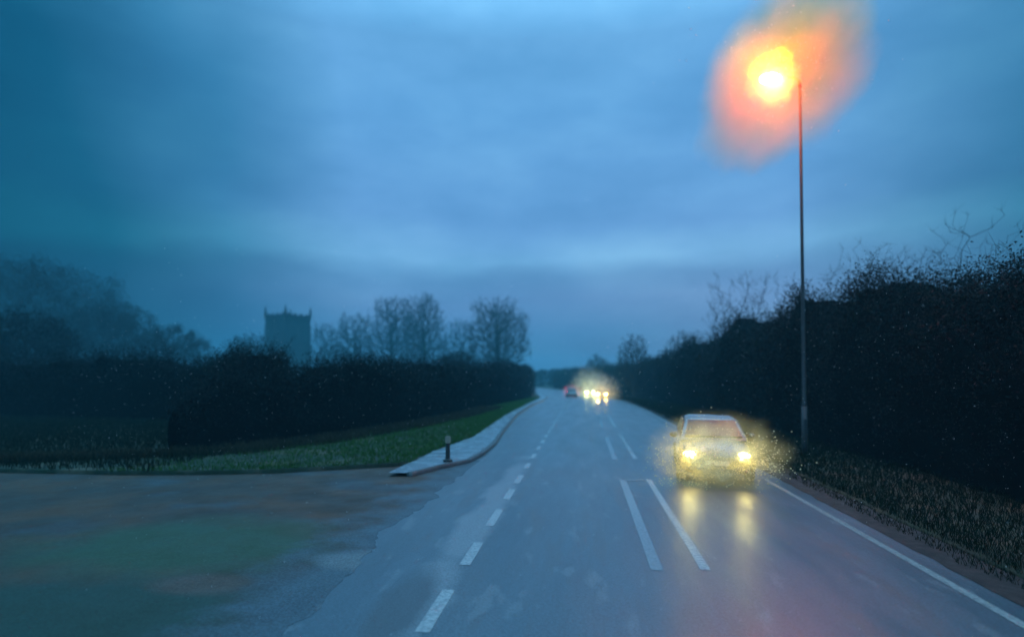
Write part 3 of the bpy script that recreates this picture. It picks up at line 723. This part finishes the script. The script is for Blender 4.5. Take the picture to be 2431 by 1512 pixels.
def make_car(loc, rz, label, paint, front_emit=None, fs=0, rear_emit=None, rs=0, group='cars on the wet road'):
    root = empty('car', loc, rz); tag(root, label, 'car', group)
    loft([(-2.04, .60, .30, .58, .01), (-1.97, .74, .22, .70, .02), (-1.62, .84, .19, .83, .04), (-1.0, .87, .18, .95, .03), (-.2, .875, .18, .98, 0),
          (.9, .875, .18, 1.0, 0), (1.6, .85, .2, 1.0, 0), (1.93, .80, .24, .95, 0), (2.03, .70, .32, .82, 0)], paint, 'body', root)
    # cabin: a tapered shell, five stations along the side profile
    prof = [(-1.12, .93, .01), (-.32, .93, .47), (.35, .93, .55), (1.25, .93, .50), (1.9, .93, .06)]
    bm = bmesh.new(); rings = []
    for y, zb, h in prof:
        t = h/.55; wb, wt = .80, .80-.18*t
        rings.append([bm.verts.new(v) for v in ((-wb, y, zb), (-wt, y, zb+h*.93), (-wt*.8, y, zb+h), (wt*.8, y, zb+h), (wt, y, zb+h*.93), (wb, y, zb))])
    for a, b in zip(rings, rings[1:]):
        for k in range(5): bm.faces.new((a[k], a[k+1], b[k+1], b[k]))
    bm.faces.new(rings[0][::-1]); bm.faces.new(rings[-1])
    o = link('roof', bm_me(bm, 'roof', True), paint, root); md = o.modifiers.new('b', 'BEVEL'); md.width = .03; md.segments = 3; md.limit_method = 'ANGLE'
    panel('windscreen', [(-.68, -1.03, 1.0), (.68, -1.03, 1.0), (.57, -.40, 1.362), (-.57, -.40, 1.362)], M_glass, root, .03)
    panel('rear_window', [(.66, 1.80, 1.06), (-.66, 1.80, 1.06), (-.57, 1.36, 1.36), (.57, 1.36, 1.36)], M_glass, root, .03)
    for s in (-1, 1):
        for (y0, y1, t0, t1) in ((-.86, .22, -.33, .22), (.30, 1.5, .30, 1.22)):
            q = [(s*.785, y0, 1.0), (s*.785, y1, 1.0), (s*.655, t1, 1.38), (s*.665, t0, 1.36)]
            if s < 0: q = q[::-1]
            panel('side_window', q, M_glass, root, .02)
        bm = bmesh.new(); add_box(bm, (s*.95, -.72, 1.02), (.18, .10, .13), bev=.03); link('wing_mirror', bm_me(bm, 'wing_mirror', True), paint, root)
        hm = M_blackp
        if front_emit: hm = simple('lit_headlamp', (.9, .9, .8), .2, emit=front_emit, es=fs*(1 if s < 0 else .75))
        else: hm = simple('headlamp_glass', (.5, .5, .5), .1)
        bm = bmesh.new(); bmesh.ops.create_uvsphere(bm, u_segments=16, v_segments=10, radius=1, matrix=Matrix.Translation((s*.60, -1.86, .66)) @ Matrix.Rotation(s*.5, 4, 'Z') @ Matrix.Diagonal((.17, .13, .085, 1)))
        link('headlight', bm_me(bm, 'headlight', True), hm, root)
        tm = simple('lit_tail_lamp', (.5, .02, .02), .3, emit=rear_emit, es=rs) if rear_emit else simple('tail_lamp', (.3, .01, .01), .3)
        bm = bmesh.new(); bmesh.ops.create_uvsphere(bm, u_segments=14, v_segments=8, radius=1, matrix=Matrix.Translation((s*.68, 1.92, .82)) @ Matrix.Diagonal((.14, .11, .12, 1)))
        link('tail_light', bm_me(bm, 'tail_light', True), tm, root)
        for y in (-1.28, 1.28):
            wh = empty('wheel', (s*.80, y, .31)); wh.parent = root
            bm = bmesh.new(); prof2 = [(-.10, .20), (-.10, .28), (-.07, .31), (.07, .31), (.10, .28), (.10, .20)]
            rr = [[bm.verts.new((x, r_*math.cos(a), r_*math.sin(a))) for x, r_ in prof2] for a in [2*PI*i/24 for i in range(24)]]
            for i in range(24):
                for k in range(5): bm.faces.new((rr[i][k], rr[i][k+1], rr[(i+1) % 24][k+1], rr[(i+1) % 24][k]))
            link('tyre', bm_me(bm, 'tyre', True), M_tyre, wh)
            bm = bmesh.new(); bmesh.ops.create_cone(bm, segments=24, radius1=.2, radius2=.2, depth=.13, cap_ends=True, matrix=Matrix.Rotation(PI/2, 4, 'Y'))
            for k in range(5): add_box(bm, Matrix.Rotation(k*2*PI/5, 3, 'X') @ Vector((s*.075, 0, .1)), (.03, .04, .04))
            link('rim', bm_me(bm, 'rim'), M_rim, wh)
    bm = bmesh.new(); add_box(bm, (0, -2.0, .60), (.74, .08, .10), bev=.02); add_box(bm, (0, -2.0, .37), (1.0, .09, .14), bev=.03); link('grille', bm_me(bm, 'grille', True), M_blackp, root)
    bm = bmesh.new(); add_box(bm, (0, -2.05, .49), (.52, .02, .11), bev=.004); link('number_plate', bm_me(bm, 'number_plate'), M_plate, root)
    if front_emit is not None:
        for s in (-1, 1):
            for (tp, en, z) in (('POINT', 1, .66),):
                d = bpy.data.lights.new('headlamp_light', 'POINT'); d.color = front_emit; d.energy = root_energy*(1 if s < 0 else .6); d.shadow_soft_size = .06
                o = bpy.data.objects.new('headlamp_light', d); COL.objects.link(o); o.parent = root; o.location = (s*.6, -2.10, .66)
    if rear_emit is not None:
        for s in (-1, 1):
            d = bpy.data.lights.new('tail_lamp_light', 'POINT'); d.color = rear_emit; d.energy = root_energy; d.shadow_soft_size = .06
            o = bpy.data.objects.new('tail_lamp_light', d); COL.objects.link(o); o.parent = root; o.location = (s*.68, 2.12, .82)
    return root
CY = 16.3; cx = P(1700, 1083, CY-2).x+.27
root_energy = 36
make_car((cx, CY, .004), math.radians(-7), 'grey hatchback with both headlights on, nearest oncoming car', M_paint, (1.0, .74, .16), 14)
root_energy = 330
c2 = P(1428, 930, 90)
make_car((c2.x, 92, gzf(92)+.004), 0.02, 'far oncoming car with yellow headlights, right of the greenish lit one', M_paint2, (1.0, .62, .14), 60)
root_energy = 520
c3 = P(1399, 930, 108)
make_car((c3.x, 110, gzf(110)+.004), .06, 'farthest oncoming car with pale greenish white headlights at the bend', M_paint2, (.95, 1.0, .36), 90)
root_energy = 80
c4 = P(1357, 934, 100)
make_car((c4.x, 99, gzf(99)+.004), .08, 'distant car driving away with red tail lights on', M_paint2, None, 0, (1.0, .05, .12), 40)

mist('car_glow_mist', (cx-.35, CY-2.4, .75), (1.9, 1.5, 1.15), (0, 0, 0), 2.0, 0, 'yellow tinted mist added around the nearest oncoming car for its headlight glow', 4, 1.4, col=(1, .82, .35))  # added volumes standing in for the bloom of the car lights
mist('car_glow_mist', (c2.x, 88.5, gzf(90)+1.2), (3.4, 3.5, 3.2), (0, 0, 0), .14, 0, 'mist added for the orange glow around the far yellow headlights', 5, .8)
mist('car_glow_mist', (c3.x, 106, gzf(108)+2.0), (4.2, 4, 4.0), (0, 0, 0), .12, 0, 'mist added for the greenish glow around the farthest headlights', 5, .8)
mist('car_glow_mist', (c4.x, 102, gzf(100)+.9), (2.0, 2.5, 1.5), (0, 0, 0), .16, 0, 'mist added for the red glow behind the distant tail lights', 4, .8)
p, r = [], []
for _ in range(2600):
    s = random.choice((-1, -1, 1)); a = Vector((random.gauss(0, .40), -abs(random.gauss(0, .5))-.05, random.gauss(-.03, .30)))
    q = Vector((cx-.25+s*.6, CY-2.1, .62))+a
    if q.z < .05: continue
    p.append(q); r.append(random.uniform(.004, .017))
beads('glow_drops', p, r, 'yellow drops added around the nearest oncoming headlights for their speckled glow', M_glow_drop, cat='spray')  # drops added for the grain in the headlight glow
p, r = [], []
for c_, n_ in ((c2, 520), (c3, 640)):
    for _ in range(n_):
        y0 = 88 if c_ is c2 else 106
        p.append(Vector((c_.x+random.gauss(0, 1.3), y0-abs(random.gauss(0, 1.2)), gzf(y0)+abs(random.gauss(.7, 1.1))))); r.append(random.uniform(.02, .06))
beads('glow_drops', p, r, 'yellow drops added in front of the two far oncoming cars for their speckled glow', M_glow_drop, cat='spray')

# ------------------------------------------------------------------ haze
bm = bmesh.new(); bmesh.ops.create_cube(bm, size=1, matrix=Matrix.Translation((0, 270, 10)) @ Matrix.Diagonal((806, 670, 24, 1)))
hz = link('haze', bm_me(bm, 'haze'), None); mt = bpy.data.materials.new('haze'); mt.use_nodes = True; n, l = mt.node_tree.nodes, mt.node_tree.links
n.remove(n['Principled BSDF']); pv = n.new('ShaderNodeVolumePrincipled'); pv.inputs['Density'].default_value = .0013; pv.inputs['Color'].default_value = (.28, .82, 1.0, 1); pv.inputs['Anisotropy'].default_value = .1
l.new(pv.outputs[0], n['Material Output'].inputs['Volume']); hz.data.materials.append(mt); tag(hz, 'thin blue dusk haze over the whole road', 'haze', kind='stuff')
